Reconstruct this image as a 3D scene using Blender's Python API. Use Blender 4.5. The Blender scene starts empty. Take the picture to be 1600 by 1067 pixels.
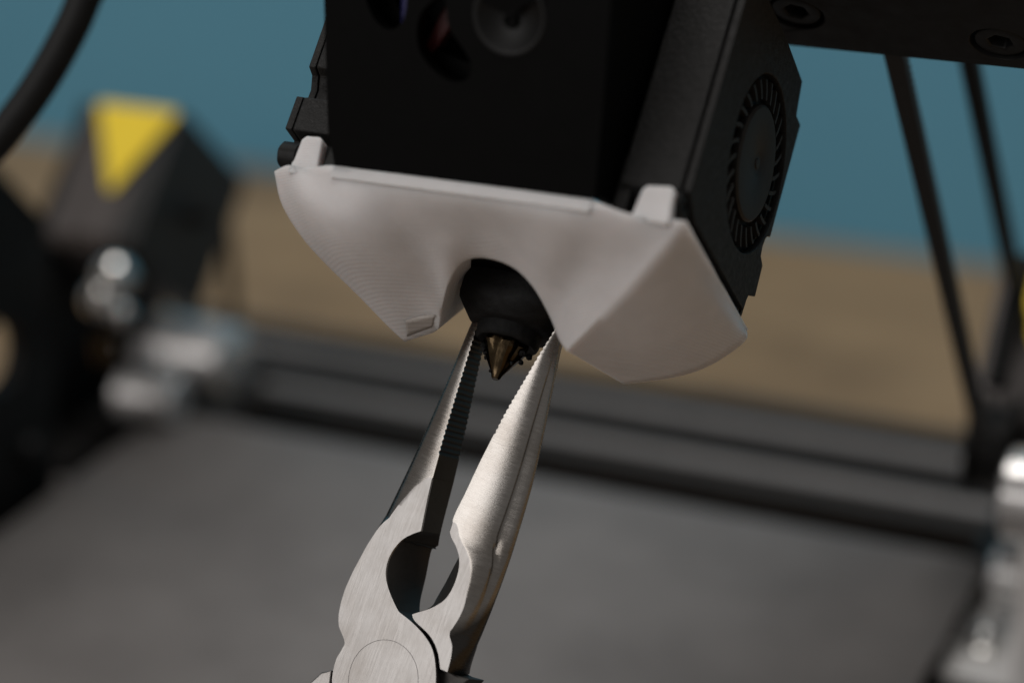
import bpy, bmesh, math, random
from mathutils import Vector, Matrix

# ------------------------------------------------------------------ scene, camera, light
sc = bpy.context.scene
MM = 0.001                       # all shape numbers below are millimetres
random.seed(7)

cam_d = bpy.data.cameras.new('camera')
cam = bpy.data.objects.new('camera', cam_d)
sc.collection.objects.link(cam)
CR = ((0.90982087, 0.41447538, -0.0208838),      # image right
      (0.1445259, -0.3636196, -0.92026792),      # image down
      (-0.38902216, 0.83426072, -0.39073113))    # view direction
CP = Vector((145.443, -305.471, 367.917)) * MM
cm = Matrix.Identity(4)
for k in range(3):
    cm[k][0] = CR[0][k]; cm[k][1] = -CR[1][k]; cm[k][2] = -CR[2][k]; cm[k][3] = CP[k]
cam.matrix_world = cm
cam_d.sensor_fit = 'HORIZONTAL'; cam_d.sensor_width = 22.3
cam_d.lens = 3720.0 / 1600.0 * 22.3
cam_d.clip_start = 0.02; cam_d.clip_end = 20.0
cam_d.dof.use_dof = True
cam_d.dof.focus_distance = 0.3705
cam_d.dof.aperture_fstop = 4.25
sc.camera = cam

world = bpy.data.worlds.new('World'); sc.world = world; world.use_nodes = True
wb = world.node_tree.nodes['Background']
wb.inputs[0].default_value = (1.0, 0.955, 0.92, 1); wb.inputs[1].default_value = 0.17

def area_lamp(name, loc, target, size, power, col, size_y=None):
    d = bpy.data.lights.new(name, 'AREA'); d.energy = power; d.color = col
    d.shape = 'RECTANGLE'; d.size = size; d.size_y = size_y or size
    o = bpy.data.objects.new(name, d); sc.collection.objects.link(o)
    o.location = loc
    o.rotation_euler = (Vector(target) - Vector(loc)).to_track_quat('-Z', 'Y').to_euler()
    return o
area_lamp('ceiling_lamp', (-0.10, 0.30, 1.70), (-0.1, 0.25, 0.15), 0.8, 12.5, (1.0, 0.96, 0.92), 1.0)
area_lamp('window_light', (-0.58, -1.13, 0.90), (0.0, 0.0, 0.2), 0.8, 6.2, (1.0, 0.965, 0.945), 0.9)

sc.render.engine = 'CYCLES'
sc.cycles.use_denoising = True
sc.cycles.max_bounces = 8
sc.cycles.caustics_reflective = False; sc.cycles.caustics_refractive = False
sc.cycles.sample_clamp_indirect = 4.0
sc.view_settings.view_transform = 'Standard'; sc.view_settings.look = 'None'
sc.view_settings.gamma = 1.0; sc.view_settings.exposure = 0.0
sc.view_settings.use_curve_mapping = False

# ------------------------------------------------------------------ materials
def new_mat(name):
    m = bpy.data.materials.new(name); m.use_nodes = True
    nt = m.node_tree; return m, nt, nt.nodes['Principled BSDF']

def coords(nt, scale=(1, 1, 1)):
    tc = nt.nodes.new('ShaderNodeTexCoord'); mp = nt.nodes.new('ShaderNodeMapping')
    mp.inputs['Scale'].default_value = scale
    nt.links.new(tc.outputs['Object'], mp.inputs['Vector']); return mp.outputs[0]

def noise(nt, vec, scale, detail=4, rough=.55):
    n = nt.nodes.new('ShaderNodeTexNoise'); n.inputs['Scale'].default_value = scale
    n.inputs['Detail'].default_value = detail; n.inputs['Roughness'].default_value = rough
    nt.links.new(vec, n.inputs['Vector']); return n.outputs['Fac']

def ramp(nt, fac, stops):
    r = nt.nodes.new('ShaderNodeValToRGB'); els = r.color_ramp.elements
    while len(els) < len(stops): els.new(.5)
    for e, (p, c) in zip(els, stops): e.position = p; e.color = (*c, 1) if len(c) == 3 else c
    nt.links.new(fac, r.inputs[0]); return r.outputs[0]

def bump(nt, b, height, strength, dist, chain=None):
    n = nt.nodes.new('ShaderNodeBump'); n.inputs['Strength'].default_value = strength
    n.inputs['Distance'].default_value = dist
    nt.links.new(height, n.inputs['Height'])
    if chain: nt.links.new(chain, n.inputs['Normal'])
    nt.links.new(n.outputs[0], b.inputs['Normal']); return n.outputs[0]

def mat_simple(name, col, rough=.5, metal=0.0, var=.15, nscale=900, bstr=.0, bdist=.0002, bscale=None, spec=.5, rvar=0.0, stretch=(1, 1, 1)):
    m, nt, b = new_mat(name)
    v = coords(nt, stretch)
    f = noise(nt, v, nscale)
    lo = tuple(c * (1 - var) for c in col); hi = tuple(min(1, c * (1 + var)) for c in col)
    nt.links.new(ramp(nt, f, [(.3, lo), (.7, hi)]), b.inputs['Base Color'])
    b.inputs['Roughness'].default_value = rough; b.inputs['Metallic'].default_value = metal
    b.inputs['Specular IOR Level'].default_value = spec
    if rvar:
        g = noise(nt, v, nscale * .37, 5)
        nt.links.new(ramp(nt, g, [(.3, (rough - rvar,) * 3), (.7, (rough + rvar,) * 3)]), b.inputs['Roughness'])
    if bstr:
        bump(nt, b, noise(nt, v, bscale or nscale * 2, 3), bstr, bdist)
    return m

M = {}
M['shroud'] = mat_simple('black_moulded_plastic', (.0022, .0022, .0022), .5, 0, .1, 300, .03, .0001, 5000, .06, .05)
M['dish'] = mat_simple('satin_black_plastic', (.004, .004, .004), .5, 0, .1, 300, spec=.25)
M['blower'] = mat_simple('textured_black_plastic', (.0105, .0102, .0098), .6, 0, .45, 2600, .9, .0002, 2600, .3, .1)
M['rotor'] = mat_simple('dark_grey_rotor_plastic', (.022, .02, .018), .55, 0, .2, 900, spec=.25)
M['rubber'] = mat_simple('black_silicone', (.007, .007, .0072), .68, 0, .4, 700, .5, .0004, 600, .22, .1)
M['blackmetal'] = mat_simple('black_anodised_aluminium', (.12, .11, .106), .55, 0.0, .15, 250, .1, .00008, 3000, .3, .06)
M['beam'] = mat_simple('black_painted_steel_plate', (.0065, .006, .0057), .55, 0.0, .2, 500, .15, .0001, 2500, .22, .08)
M['slot_glint'] = mat_simple('painted_slot_glint', (.215, .195, .185), .55, 0, .1, 200)  # pale grey that paints the light caught on the rail's slot edges
M['rail'] = mat_simple('dark_brown_black_anodised_rail', (.022, .019, .017), .6, 0, .2, 200, spec=.3)
M['cable'] = mat_simple('black_cable_sheath', (.009, .009, .009), .55, 0, .2, 300, spec=.25)
M['belt_rubber'] = mat_simple('black_belt_rubber', (.016, .015, .0145), .6, 0, .2, 800)
M['steel'] = mat_simple('polished_steel', (.80, .79, .77), .12, 1.0, .05, 300)
M['journal'] = mat_simple('ground_journal_steel', (.82, .80, .79), .2, .6, .05, 300)
M['zinc'] = mat_simple('bright_zinc_plate', (.90, .88, .86), .3, .0, .04, 120)
M['motor'] = mat_simple('stepper_body_grey', (.085, .075, .072), .45, .3, .15, 200)
M['motor_cap'] = mat_simple('stepper_end_cap_black', (.02, .02, .02), .5, 0, .15, 200)
M['yellow'] = mat_simple('yellow_sticker', (.90, .66, .035), .6, 0, .05, 150)
M['red'] = mat_simple('red_fan_plastic', (.06, .004, .004), .4, 0, .1, 400)
M['blue'] = mat_simple('blue_fan_plastic', (.01, .01, .10), .4, 0, .1, 400)
M['screw'] = mat_simple('black_oxide_screw', (.009, .009, .009), .5, .2, .3, 1500, .2, .0001, 3000, .25)
M['grip'] = mat_simple('pliers_grip', (.05, .01, .01), .5, 0, .2, 200)

def mat_duct(name, base, sub, grain=.35):
    m, nt, b = new_mat(name)
    v = coords(nt)
    n1 = noise(nt, v, 260, 5)
    nt.links.new(ramp(nt, n1, [(.3, tuple(c * .93 for c in base)), (.7, base)]), b.inputs['Base Color'])
    b.inputs['Roughness'].default_value = .42
    b.inputs['Subsurface Weight'].default_value = sub
    b.inputs['Subsurface Radius'].default_value = (1.0, .85, .8)
    b.inputs['Subsurface Scale'].default_value = .0026
    b.inputs['Specular IOR Level'].default_value = .45
    # printed layers: thin bands stacked along the build direction
    tc = nt.nodes.new('ShaderNodeTexCoord'); mp = nt.nodes.new('ShaderNodeMapping')
    mp.inputs['Rotation'].default_value = (math.radians(-12), math.radians(8), 0)
    nt.links.new(tc.outputs['Object'], mp.inputs[0])
    w = nt.nodes.new('ShaderNodeTexWave'); w.wave_type = 'BANDS'; w.bands_direction = 'Z'; w.wave_profile = 'SIN'
    w.inputs['Scale'].default_value = 760
    w.inputs['Distortion'].default_value = 1.6; w.inputs['Detail'].default_value = 1
    w.inputs['Detail Scale'].default_value = .25
    nt.links.new(mp.outputs[0], w.inputs['Vector'])
    first = bump(nt, b, w.outputs['Fac'], .5, .00006)
    n2 = noise(nt, coords(nt, (1, 1, 3)), 1400, 3)
    second = bump(nt, b, n2, grain, .00012, first)
    n3 = noise(nt, v, 150, 3)
    bump(nt, b, n3, .05, .0006, second)
    return m
M['duct'] = mat_duct('white_printed_plastic', (.74, .715, .715), .8)
M['duct_tab'] = mat_duct('white_printed_plastic_top_skin', (.74, .715, .715), .8, 1.0)
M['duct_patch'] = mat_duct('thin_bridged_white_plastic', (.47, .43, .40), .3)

def mat_steel(name, col, rough, streak, metal=1.0, rvar=.08, tint=None, bstr=.35, bscale=1500, tscale=120, lo=.86, hi=1.1):
    m, nt, b = new_mat(name)
    v = coords(nt, streak)
    f = noise(nt, v, bscale, 6, .7)
    g = noise(nt, coords(nt), tscale, 5, .6)
    c1 = ramp(nt, f, [(.3, tuple(c * lo for c in col)), (.7, tuple(min(1, c * hi) for c in col))])
    mx = nt.nodes.new('ShaderNodeMix'); mx.data_type = 'RGBA'; mx.blend_type = 'MULTIPLY'
    mx.inputs[0].default_value = 1.0
    nt.links.new(c1, mx.inputs[6])
    nt.links.new(ramp(nt, g, [(.25, tint or (.72, .69, .66)), (.6, (1, 1, 1))]), mx.inputs[7])
    nt.links.new(mx.outputs[2], b.inputs['Base Color'])
    b.inputs['Metallic'].default_value = metal
    nt.links.new(ramp(nt, f, [(.3, (rough - rvar,) * 3), (.7, (rough + rvar,) * 3)]), b.inputs['Roughness'])
    bump(nt, b, f, bstr, .00004)
    return m
M['jaw'] = mat_steel('brushed_steel_jaw', (.37, .35, .328), .25, (.2, 6, 1), rvar=.08, bstr=.55, bscale=1100, tint=(.72, .68, .64))
def dark_shoulder(m):
    """the lower outer shoulder of the jaw is darker in base colour below a slanting line"""
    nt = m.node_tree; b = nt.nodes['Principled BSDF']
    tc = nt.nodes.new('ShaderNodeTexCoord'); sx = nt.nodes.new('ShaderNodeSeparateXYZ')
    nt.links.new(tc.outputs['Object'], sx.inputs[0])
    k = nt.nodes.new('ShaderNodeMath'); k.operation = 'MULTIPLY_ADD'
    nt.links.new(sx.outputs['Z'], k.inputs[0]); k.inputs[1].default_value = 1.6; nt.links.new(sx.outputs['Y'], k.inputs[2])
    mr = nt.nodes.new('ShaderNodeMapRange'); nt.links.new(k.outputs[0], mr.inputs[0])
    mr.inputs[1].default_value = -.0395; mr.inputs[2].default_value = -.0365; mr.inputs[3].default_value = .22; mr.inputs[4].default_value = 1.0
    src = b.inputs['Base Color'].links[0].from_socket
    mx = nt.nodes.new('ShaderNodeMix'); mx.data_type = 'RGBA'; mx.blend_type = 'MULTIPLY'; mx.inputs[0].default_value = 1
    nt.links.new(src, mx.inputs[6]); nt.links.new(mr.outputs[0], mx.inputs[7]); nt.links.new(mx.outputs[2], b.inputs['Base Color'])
dark_shoulder(M['jaw'])
M['cheek'] = mat_steel('ground_steel_cheek', (.405, .39, .378), .41, (2.2, .12, 1), rvar=.1, bstr=.45, tint=(.82, .80, .78), tscale=200, lo=.74, hi=1.14)
M['dark_steel'] = mat_steel('blackened_steel', (.06, .056, .052), .5, (1, 1, 1), .6)
M['jaw_outer'] = mat_steel('dark_jaw_steel', (.16, .145, .132), .36, (.3, 2, 1), 1.0, .08, (.6, .5, .42))  # darker steel for the outer rear half of the left jaw
M['brass'] = mat_steel('sooty_brass', (.11, .078, .044), .18, (1, 1, .5), 1.0, .1, (.02, .015, .012), .6, 600)

def mat_wall():
    m, nt, b = new_mat('teal_painted_wall')
    v = coords(nt)
    f = noise(nt, v, 3, 4)
    nt.links.new(ramp(nt, f, [(.3, (.125, .39, .575)), (.7, (.145, .435, .63))]), b.inputs['Base Color'])
    b.inputs['Roughness'].default_value = .6
    bump(nt, b, noise(nt, v, 180, 4), .15, .001)
    return m
def mat_wood():
    m, nt, b = new_mat('worn_wooden_table_top')
    v = coords(nt, (1, 7, 7))
    f = noise(nt, v, 6, 6, .6)
    c = ramp(nt, f, [(.25, (.26, .17, .09)), (.5, (.345, .225, .118)), (.75, (.40, .272, .15))])
    g = noise(nt, coords(nt), 9, 3)
    mx = nt.nodes.new('ShaderNodeMix'); mx.data_type = 'RGBA'; mx.blend_type = 'MULTIPLY'; mx.inputs[0].default_value = 1
    nt.links.new(c, mx.inputs[6]); nt.links.new(ramp(nt, g, [(.32, (.6, .58, .56)), (.5, (1, 1, 1))]), mx.inputs[7])
    nt.links.new(mx.outputs[2], b.inputs['Base Color'])
    b.inputs['Roughness'].default_value = .5
    bump(nt, b, f, .2, .0008)
    return m
def mat_belt():
    m, nt, b = new_mat('grey_nylon_conveyor_fabric')
    v = coords(nt)
    f = noise(nt, v, 32, 6, .65)
    nt.links.new(ramp(nt, f, [(.3, (.138, .128, .123)), (.7, (.188, .175, .168))]), b.inputs['Base Color'])
    b.inputs['Roughness'].default_value = .62
    w = noise(nt, v, 1200, 2)
    bump(nt, b, w, .4, .0003)
    return m
M['wall'] = mat_wall(); M['wood'] = mat_wood(); M['belt'] = mat_belt()

# ------------------------------------------------------------------ mesh helpers
def link(name, verts, faces, mat, parent=None, smooth=35, scale=MM):
    me = bpy.data.meshes.new(name)
    me.from_pydata([tuple(c * scale for c in v) for v in verts], [], faces)
    return finish(name, me, mat, parent, smooth)

def finish(name, me, mat, parent, smooth=35):
    bm = bmesh.new(); bm.from_mesh(me)
    bmesh.ops.recalc_face_normals(bm, faces=bm.faces)
    bm.to_mesh(me); bm.free()
    if smooth is not None:
        for p in me.polygons: p.use_smooth = True
        me.set_sharp_from_angle(angle=math.radians(smooth))
    me.materials.append(M[mat] if isinstance(mat, str) else mat)
    o = bpy.data.objects.new(name, me); sc.collection.objects.link(o)
    if parent: o.parent = parent
    return o

def from_bm(name, bm, mat, parent=None, smooth=35, scale=MM):
    bmesh.ops.scale(bm, vec=(scale,) * 3, verts=bm.verts)
    me = bpy.data.meshes.new(name); bm.to_mesh(me); bm.free()
    return finish(name, me, mat, parent, smooth)

def wn(o):
    big = sorted((p.area for p in o.data.polygons), reverse=True)
    for p in o.data.polygons:
        if p.area > 3e-6: p.use_smooth = False
    return o

def bm_bevel(bm, w, seg=2, ang=30):
    if w <= 0: return
    ed = [e for e in bm.edges if len(e.link_faces) == 2 and e.calc_face_angle(0) > math.radians(ang)]
    bmesh.ops.bevel(bm, geom=ed, offset=w, segments=seg, profile=.6, affect='EDGES', clamp_overlap=True)

def box(name, lo, hi, mat, parent=None, bev=.3, seg=2):
    bm = bmesh.new()
    bmesh.ops.create_cube(bm, size=1)
    for v in bm.verts:
        for k in range(3): v.co[k] = lo[k] if v.co[k] < 0 else hi[k]
    bm_bevel(bm, bev, seg)
    return wn(from_bm(name, bm, mat, parent))

def prism(name, outline, holes, a0, a1, axis, mat, parent=None, bev=.2, seg=2):
    """outline/holes: 2-D loops; axis: 0 -> loop in (y,z), 1 -> (x,z), 2 -> (x,y)"""
    def put(p, a):
        return {0: (a, p[0], p[1]), 1: (p[0], a, p[1]), 2: (p[0], p[1], a)}[axis]
    bm = bmesh.new(); es = []
    for loop in [outline] + list(holes):
        vs = [bm.verts.new(put(p, a0)) for p in loop]
        for i in range(len(vs)): es.append(bm.edges.new((vs[i], vs[(i + 1) % len(vs)])))
    if holes:
        bmesh.ops.triangle_fill(bm, edges=es, use_beauty=True)
    else:
        bm.faces.new([v for v in bm.verts])
    ret = bmesh.ops.extrude_face_region(bm, geom=list(bm.faces))
    off = Vector(put((0, 0), a1 - a0))
    bmesh.ops.translate(bm, vec=off, verts=[g for g in ret['geom'] if isinstance(g, bmesh.types.BMVert)])
    bmesh.ops.recalc_face_normals(bm, faces=bm.faces)
    bm_bevel(bm, bev, seg, 35)
    return wn(from_bm(name, bm, mat, parent, 60))

def circle(cx, cy, r, n=48, a0=0):
    return [(cx + r * math.cos(a0 + 2 * math.pi * i / n), cy + r * math.sin(a0 + 2 * math.pi * i / n)) for i in range(n)]

def lathe(name, prof, mat, parent=None, n=40, center=(0, 0, 0), axis=2, mod=None, smooth=35):
    """prof: (radius, height) list; axis: 0,1,2"""
    vs, fs = [], []
    for (rr, h) in prof:
        for i in range(n):
            a = 2 * math.pi * i / n
            q = rr * (mod(a, h) if mod else 1)
            c, s = q * math.cos(a), q * math.sin(a)
            p = {2: (c, s, h), 0: (h, c, s), 1: (c, h, s)}[axis]
            vs.append(tuple(p[k] + center[k] for k in range(3)))
    for j in range(len(prof) - 1):
        for i in range(n):
            fs.append((j * n + i, j * n + (i + 1) % n, (j + 1) * n + (i + 1) % n, (j + 1) * n + i))
    fs.append(tuple(range(n))); fs.append(tuple(range((len(prof) - 1) * n, len(prof) * n)))
    return link(name, vs, fs, mat, parent, smooth)

def catmull(pts, n):
    """n points along a Catmull-Rom curve, even in arc parameter"""
    P = [Vector(p) for p in pts]
    if len(P) == 2: return [P[0].lerp(P[1], i / (n - 1)) for i in range(n)]
    P = [P[0] * 2 - P[1]] + P + [P[-1] * 2 - P[-2]]
    dense = []
    for i in range(1, len(P) - 2):
        for k in range(24):
            t = k / 24
            a, b, c, d = P[i - 1], P[i], P[i + 1], P[i + 2]
            dense.append(.5 * ((2 * b) + (c - a) * t + (2 * a - 5 * b + 4 * c - d) * t * t + (3 * b - a - 3 * c + d) * t ** 3))
    dense.append(P[-2].copy())
    L = [0.0]
    for a, b in zip(dense, dense[1:]): L.append(L[-1] + (b - a).length)
    out, j = [], 0
    for i in range(n):
        s = L[-1] * i / (n - 1)
        while j < len(L) - 2 and L[j + 1] < s: j += 1
        seg = L[j + 1] - L[j]
        out.append(dense[j].lerp(dense[j + 1], 0 if seg == 0 else min(1, (s - L[j]) / seg)))
    return out

def tube(name, pts, r, mat, parent=None, n=60, m=20, caps=True):
    P = catmull(pts, n); vs, fs = [], []
    up = Vector((0, 0, 1))
    for i, p in enumerate(P):
        t = (P[min(i + 1, n - 1)] - P[max(i - 1, 0)]).normalized()
        if abs(t.dot(up)) > .98: up = Vector((1, 0, 0))
        s = t.cross(up).normalized(); u = s.cross(t)
        for k in range(m):
            a = 2 * math.pi * k / m
            vs.append(tuple(p + s * (r * math.cos(a)) + u * (r * math.sin(a))))
    for i in range(n - 1):
        for k in range(m):
            fs.append((i * m + k, i * m + (k + 1) % m, (i + 1) * m + (k + 1) % m, (i + 1) * m + k))
    if caps: fs.append(tuple(range(m))); fs.append(tuple(range((n - 1) * m, n * m)))
    return link(name, vs, fs, mat, parent)

def interp(pairs, x):
    """piecewise-linear y(x) on (x, y) pairs sorted by x"""
    if x <= pairs[0][0]: return pairs[0][1]
    for (a, b), (c, d) in zip(pairs, pairs[1:]):
        if x <= c: return b + (d - b) * (x - a) / (c - a) if c > a else d
    return pairs[-1][1]

def thing(name, label, cat, loc=(0, 0, 0), rot=(0, 0, 0), group=None):
    o = bpy.data.objects.new(name, None); sc.collection.objects.link(o)
    o.empty_display_size = .01
    o.location = Vector(loc) * MM; o.rotation_euler = rot
    return tag(o, label, cat, group)
def tag(o, label, cat, group=None):
    o['label'] = label; o['category'] = cat
    if group: o['group'] = group
    return o
def structure(o): o['kind'] = 'structure'; return o

NOZ = (0, 0, 218)                              # nozzle tip in the room, table top is z = 0
HEAD_ROT = (math.radians(-45), 0, 0)           # the gantry of the belt printer leans back 45 degrees
def head_thing(name, label, cat, group=None): return thing(name, label, cat, NOZ, HEAD_ROT, group)

# ------------------------------------------------------------------ setting
structure(box('table', (-1500, -500, -30), (900, 631, 0), 'wood', None, 2))
structure(box('wall', (-2200, 632, -400), (1500, 652, 1100), 'wall', None, 1))

# ------------------------------------------------------------------ conveyor bed
bed = thing('conveyor_bed', 'wide dark grey fabric conveyor belt bed below the pliers', 'conveyor', (-76, 0, 0))
pv, pf = [], []
prof = [(-150, 100)] + [(184, 100)] + [(184 + 17 * math.sin(a), 83 + 17 * math.cos(a)) for a in [math.pi * k / 14 for k in range(1, 15)]] + [(-150, 66)]
for (y, z) in prof: pv += [(-113, y, z), (113, y, z)]
for i in range(len(prof) - 1): pf.append((2 * i, 2 * i + 1, 2 * i + 3, 2 * i + 2))
b_ = link('fabric_belt', pv, pf, 'belt', bed, 40)
sm = b_.modifiers.new('thick', 'SOLIDIFY'); sm.thickness = .0012; sm.offset = -1
lathe('roller', [(15.5, -112), (15.5, 112)], 'steel', bed, 32, (0, 184, 83), 0)
box('support_plate', (-108, -150, 90), (108, 172, 98), 'blackmetal', bed, .5)

# side frames beside the belt and cross rail behind it (slotted extrusions)
def extrusion(name, label, axis, lo, hi, slots, grp=None, mat='blackmetal'):
    """box with T-slots cut along its length in the top face; slots: centre offsets across"""
    t = thing(name, label, 'frame rail', ((lo[0] + hi[0]) / 2, (lo[1] + hi[1]) / 2, lo[2]), (0, 0, 0), grp)
    a = 1 - axis
    c0 = (lo[a] + hi[a]) / 2; w = (hi[a] - lo[a]) / 2; h = hi[2] - lo[2]
    L = (hi[axis] - lo[axis]) / 2
    loop = [(-w, 0), (w, 0), (w, h / 2 - 3), (w - 5, h / 2 - 3), (w - 5, h / 2 + 3), (w, h / 2 + 3), (w, h)]
    for s in sorted(slots, reverse=True):
        loop += [(s + 3.6, h), (s + 3.6, h - 2), (s + 6, h - 2.2), (s + 3, h - 9), (s - 3, h - 9), (s - 6, h - 2.2), (s - 3.6, h - 2), (s - 3.6, h)]
    loop += [(-w, h), (-w, h / 2 + 3), (-w + 5, h / 2 + 3), (-w + 5, h / 2 - 3), (-w, h / 2 - 3)]
    prism('extrusion', loop, [], -L, L, 1 if axis == 1 else 0, mat, t, .25, 1)
    cap = [(-w + .1, .1), (w - .1, .1), (w - .1, h - .1), (-w + .1, h - .1)]
    for e in (-1, 1):
        prism('end_cap', cap, [], e * (L + .05), e * (L + 2.5), 1 if axis == 1 else 0, 'motor_cap', t, .3, 1)
    return t
cr = extrusion('cross_rail', 'long black slotted rail crossing behind the grey belt bed', 0, (-250, 241, 60), (90, 297, 80), [-7, 16], mat='rail')
for yy in (-20.5, 5.5):
    box('slot_glint_strip', (-169, yy, 20.1), (169, yy + 5.5, 21.2), 'slot_glint', cr, .3)  # added strips: highlights of the slot edges put in as colour
extrusion('side_rail', 'black slotted side rail along the left edge of the belt', 1, (-238, -120, 52), (-196, 252, 92), [-10, 10])
extrusion('side_rail', 'black slotted side rail along the right edge of the belt', 1, (44, -120, 48), (84, 252, 88), [-10, 10])

def foot(name, x, y, z, label):
    t = thing(name, label, 'foot', (x, y, 0))
    lathe('pad', [(14, 0), (16, 2), (16, 8), (12, 14)], 'rubber', t, 28)
    box('stem', (-9, -9, 13.8), (9, 9, z), 'blackmetal', t, .5)
for (x, y, z, lb) in ((-217, 200, 52.2, 'round black rubber foot under the left side rail'), (64, 200, 48.2, 'round black rubber foot under the right side rail')):
    foot('rubber_foot', x, y, z, lb)

# left gantry side plate
gp = thing('gantry_side_plate', 'black steel side plate of the gantry at the left edge of the belt', 'plate', (-196, 160, 88))
out = [(-150, 85), (-75, 118), (-24, 98), (-6, 78), (-8, 40), (-14, 14), (-14, 4), (-150, 4)]
prism('plate', out, [circle(-30, 50, 9, 24)], -6, 0, 0, 'beam', gp, .6, 1)
for (y, z) in ((-50, 24), (-24, 22), (-70, 70)):
    lathe('bolt', [(4.2, 0), (4.2, 2), (3.4, 3.4), (0.2, 3.8)], 'screw', gp, 18, (0, y, z), 0)

# ------------------------------------------------------------------ stepper motors, brackets
def stepper(name, x0, z1, label):
    """axis along X, square to the leaning gantry: x0..x0+27, 42 mm square behind the plane y = 172"""
    t = thing(name, label, 'stepper motor', NOZ, HEAD_ROT, 'stepper motors beside the belt')
    def sq(h, c): return [(193 + a, z1 - 21 + b) for a, b in ((-h + c, -h), (h - c, -h), (h, -h + c), (h, h - c), (h - c, h), (-h + c, h), (-h, h - c), (-h, -h + c))]
    prism('laminated_body', sq(20.6, 3), [], x0 + 7, x0 + 20, 0, 'motor', t, .4)
    prism('end_cap', sq(21, 2.5), [], x0, x0 + 6.9, 0, 'motor', t, .6)
    prism('front_flange', sq(21, 2.5), [], x0 + 20.1, x0 + 27, 0, 'motor_cap', t, .6)
    lathe('shaft', [(2.5, x0 + 27.1), (2.5, x0 + 33)], 'screw', t, 20, (0, 193, z1 - 21), 0)
    return t
def round_tri(pts, r, n=5):
    out = []
    for i in range(3):
        p = Vector(pts[i]); a = (Vector(pts[i - 1]) - p).normalized(); b = (Vector(pts[(i + 1) % 3]) - p).normalized()
        for k in range(n + 1):
            t = k / n; q = (p + a * r) * (1 - t) ** 2 + p * 2 * t * (1 - t) + (p + b * r) * t * t
            out.append((q.x, q.y))
    return out
ml = stepper('stepper_motor', -214.5, 119, 'black stepper motor with whole yellow triangle sticker, left of the print head')
prism('warning_sticker', round_tri([(-213, 117.4), (-187.4, 117.6), (-199.5, 91.4)], 2.5), [], 171.2, 171.8, 1, 'yellow', ml, .05, 1)
mr = stepper('stepper_motor', 34.3, 108, 'stepper motor with yellow triangle sticker, cut off by the right edge')
prism('warning_sticker', round_tri([(35, 107.2), (60.5, 107.4), (48, 81.5)], 2.5), [], 171.2, 171.8, 1, 'yellow', mr, .05, 1)

mm = thing('motor_mount', 'black angled mount plate holding the left stepper motor', 'bracket', (-186, 200, 92))
prism('upright', [(-44, 0), (30, 0), (30, 30), (34, 58), (6, 87), (-4, 76), (-24, 58)], [], -33, -29, 0, 'beam', mm, .5)
box('foot_flange', (-28.8, -44, .2), (-12, 10, 4), 'beam', mm, .4)
tube('cable_post', [(-9, 34, 0), (-9, 35, 24), (-10, 36, 44)], 1.8, 'cable', mm, 20, 10)
mm2 = thing('motor_mount', 'black mount plate under the right stepper motor', 'bracket', (66, 200, 88))
prism('upright', [(-30, 0), (44, 0), (44, 46), (30, 52), (2, 82), (-24, 54)], [circle(1, 54, 11.5, 30)], -.8, 3.2, 0, 'beam', mm2, .5)
box('foot_flange', (-14, -30, .2), (-1, 44, 4), 'beam', mm2, .4)

def acorn(t, name, c, r, mat='steel'):
    lathe(name, [(r * 1.25, -r * 1.4), (r * 1.25, -r * .5), (r * 1.0, -r * .35)] + [(r * math.cos(a), r * math.sin(a)) for a in [0, .3, .6, .9, 1.2, 1.45]] + [(.05, r)], mat, t, 24, c, 2)
co = thing('shaft_coupler', 'shiny steel coupler with set screws below the left stepper motor', 'coupler', (-188, 175, 142))
lathe('sleeve', [(4.6, -14), (5, -13.5), (5, -7), (4.5, -6.6), (4.5, -5.8), (5, -5.4), (5, 1), (4.6, 1.5)], 'beam', co, 28)
for (c_, r_) in (((0, -6, 4.2), 5.6), ((-2.5, -9, -1.5), 5.2), ((2.5, -8, -5), 3.2)):
    lathe('set_screw', [(r_ * math.cos(a), r_ * math.sin(a)) for a in [-1.5, -1.2, -.9, -.6, -.3, 0, .3, .6, .9, 1.2, 1.45]] + [(.05, r_)], 'steel', co, 28, c_, 2)
lathe('brass_collar', [(3.0, -22), (3.4, -21.5), (3.4, -15), (3.0, -14.2)], 'brass', co, 24, (-5, -6, 2))

def bearing_block(name, loc, label, s):
    t = thing(name, label, 'bearing block', loc, (0, 0, 0), 'bright roller bearing blocks at the belt corners')
    box('base_plate', (-11, -24, 0), (11, 22, 3), 'beam', t, .6)
    prism('bearing_housing', [(-9, 0.1), (9, 0.1), (9, 7), (6, 11), (2, 12.5), (-2, 12.5), (-6, 11), (-9, 7)], [circle(0, 6, 3.6, 20)], 2, 16, 1, 'beam', t, .5).location.z = 3 * MM
    lathe('roller_axle', [(3.4, -14), (3.4, 10)], 'steel', t, 20, (0, -1, 0), 1).location = Vector((0, 8, 9)) * MM
    for y in (-18, -8):
        acorn(t, 'cap_nut', (0, y, 5.4), 3.2)
    return t
def journal(t, c, r, h):
    lathe('polished_journal', [(r * .8, -h), (r, -h + 1.2), (r, h - 1.2), (r * .8, h)], 'journal', t, 36, c, 0)
bl_ = bearing_block('bearing_block', (-196, 200, 98.5), 'bright metal bearing block at the far left corner of the belt', 1)
journal(bl_, (4, 8, 10), 10, 14); journal(bl_, (6, -17, 7.5), 6.5, 9)
bl_ = bearing_block('bearing_block', (44, 213, 98.5), 'bright metal bearing block at the right edge of the belt', -1)
journal(bl_, (6, -36, 5), 7, 9)
br = thing('tension_bracket', 'pale folded metal bracket low at the right edge of the picture', 'bracket', (48, 170, 88.2))
prism('flange', [(-12, -20), (12, -20), (12, 24), (-6, 24), (-12, 12)], [], 0, 2.5, 2, 'zinc', br, .3)
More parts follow.
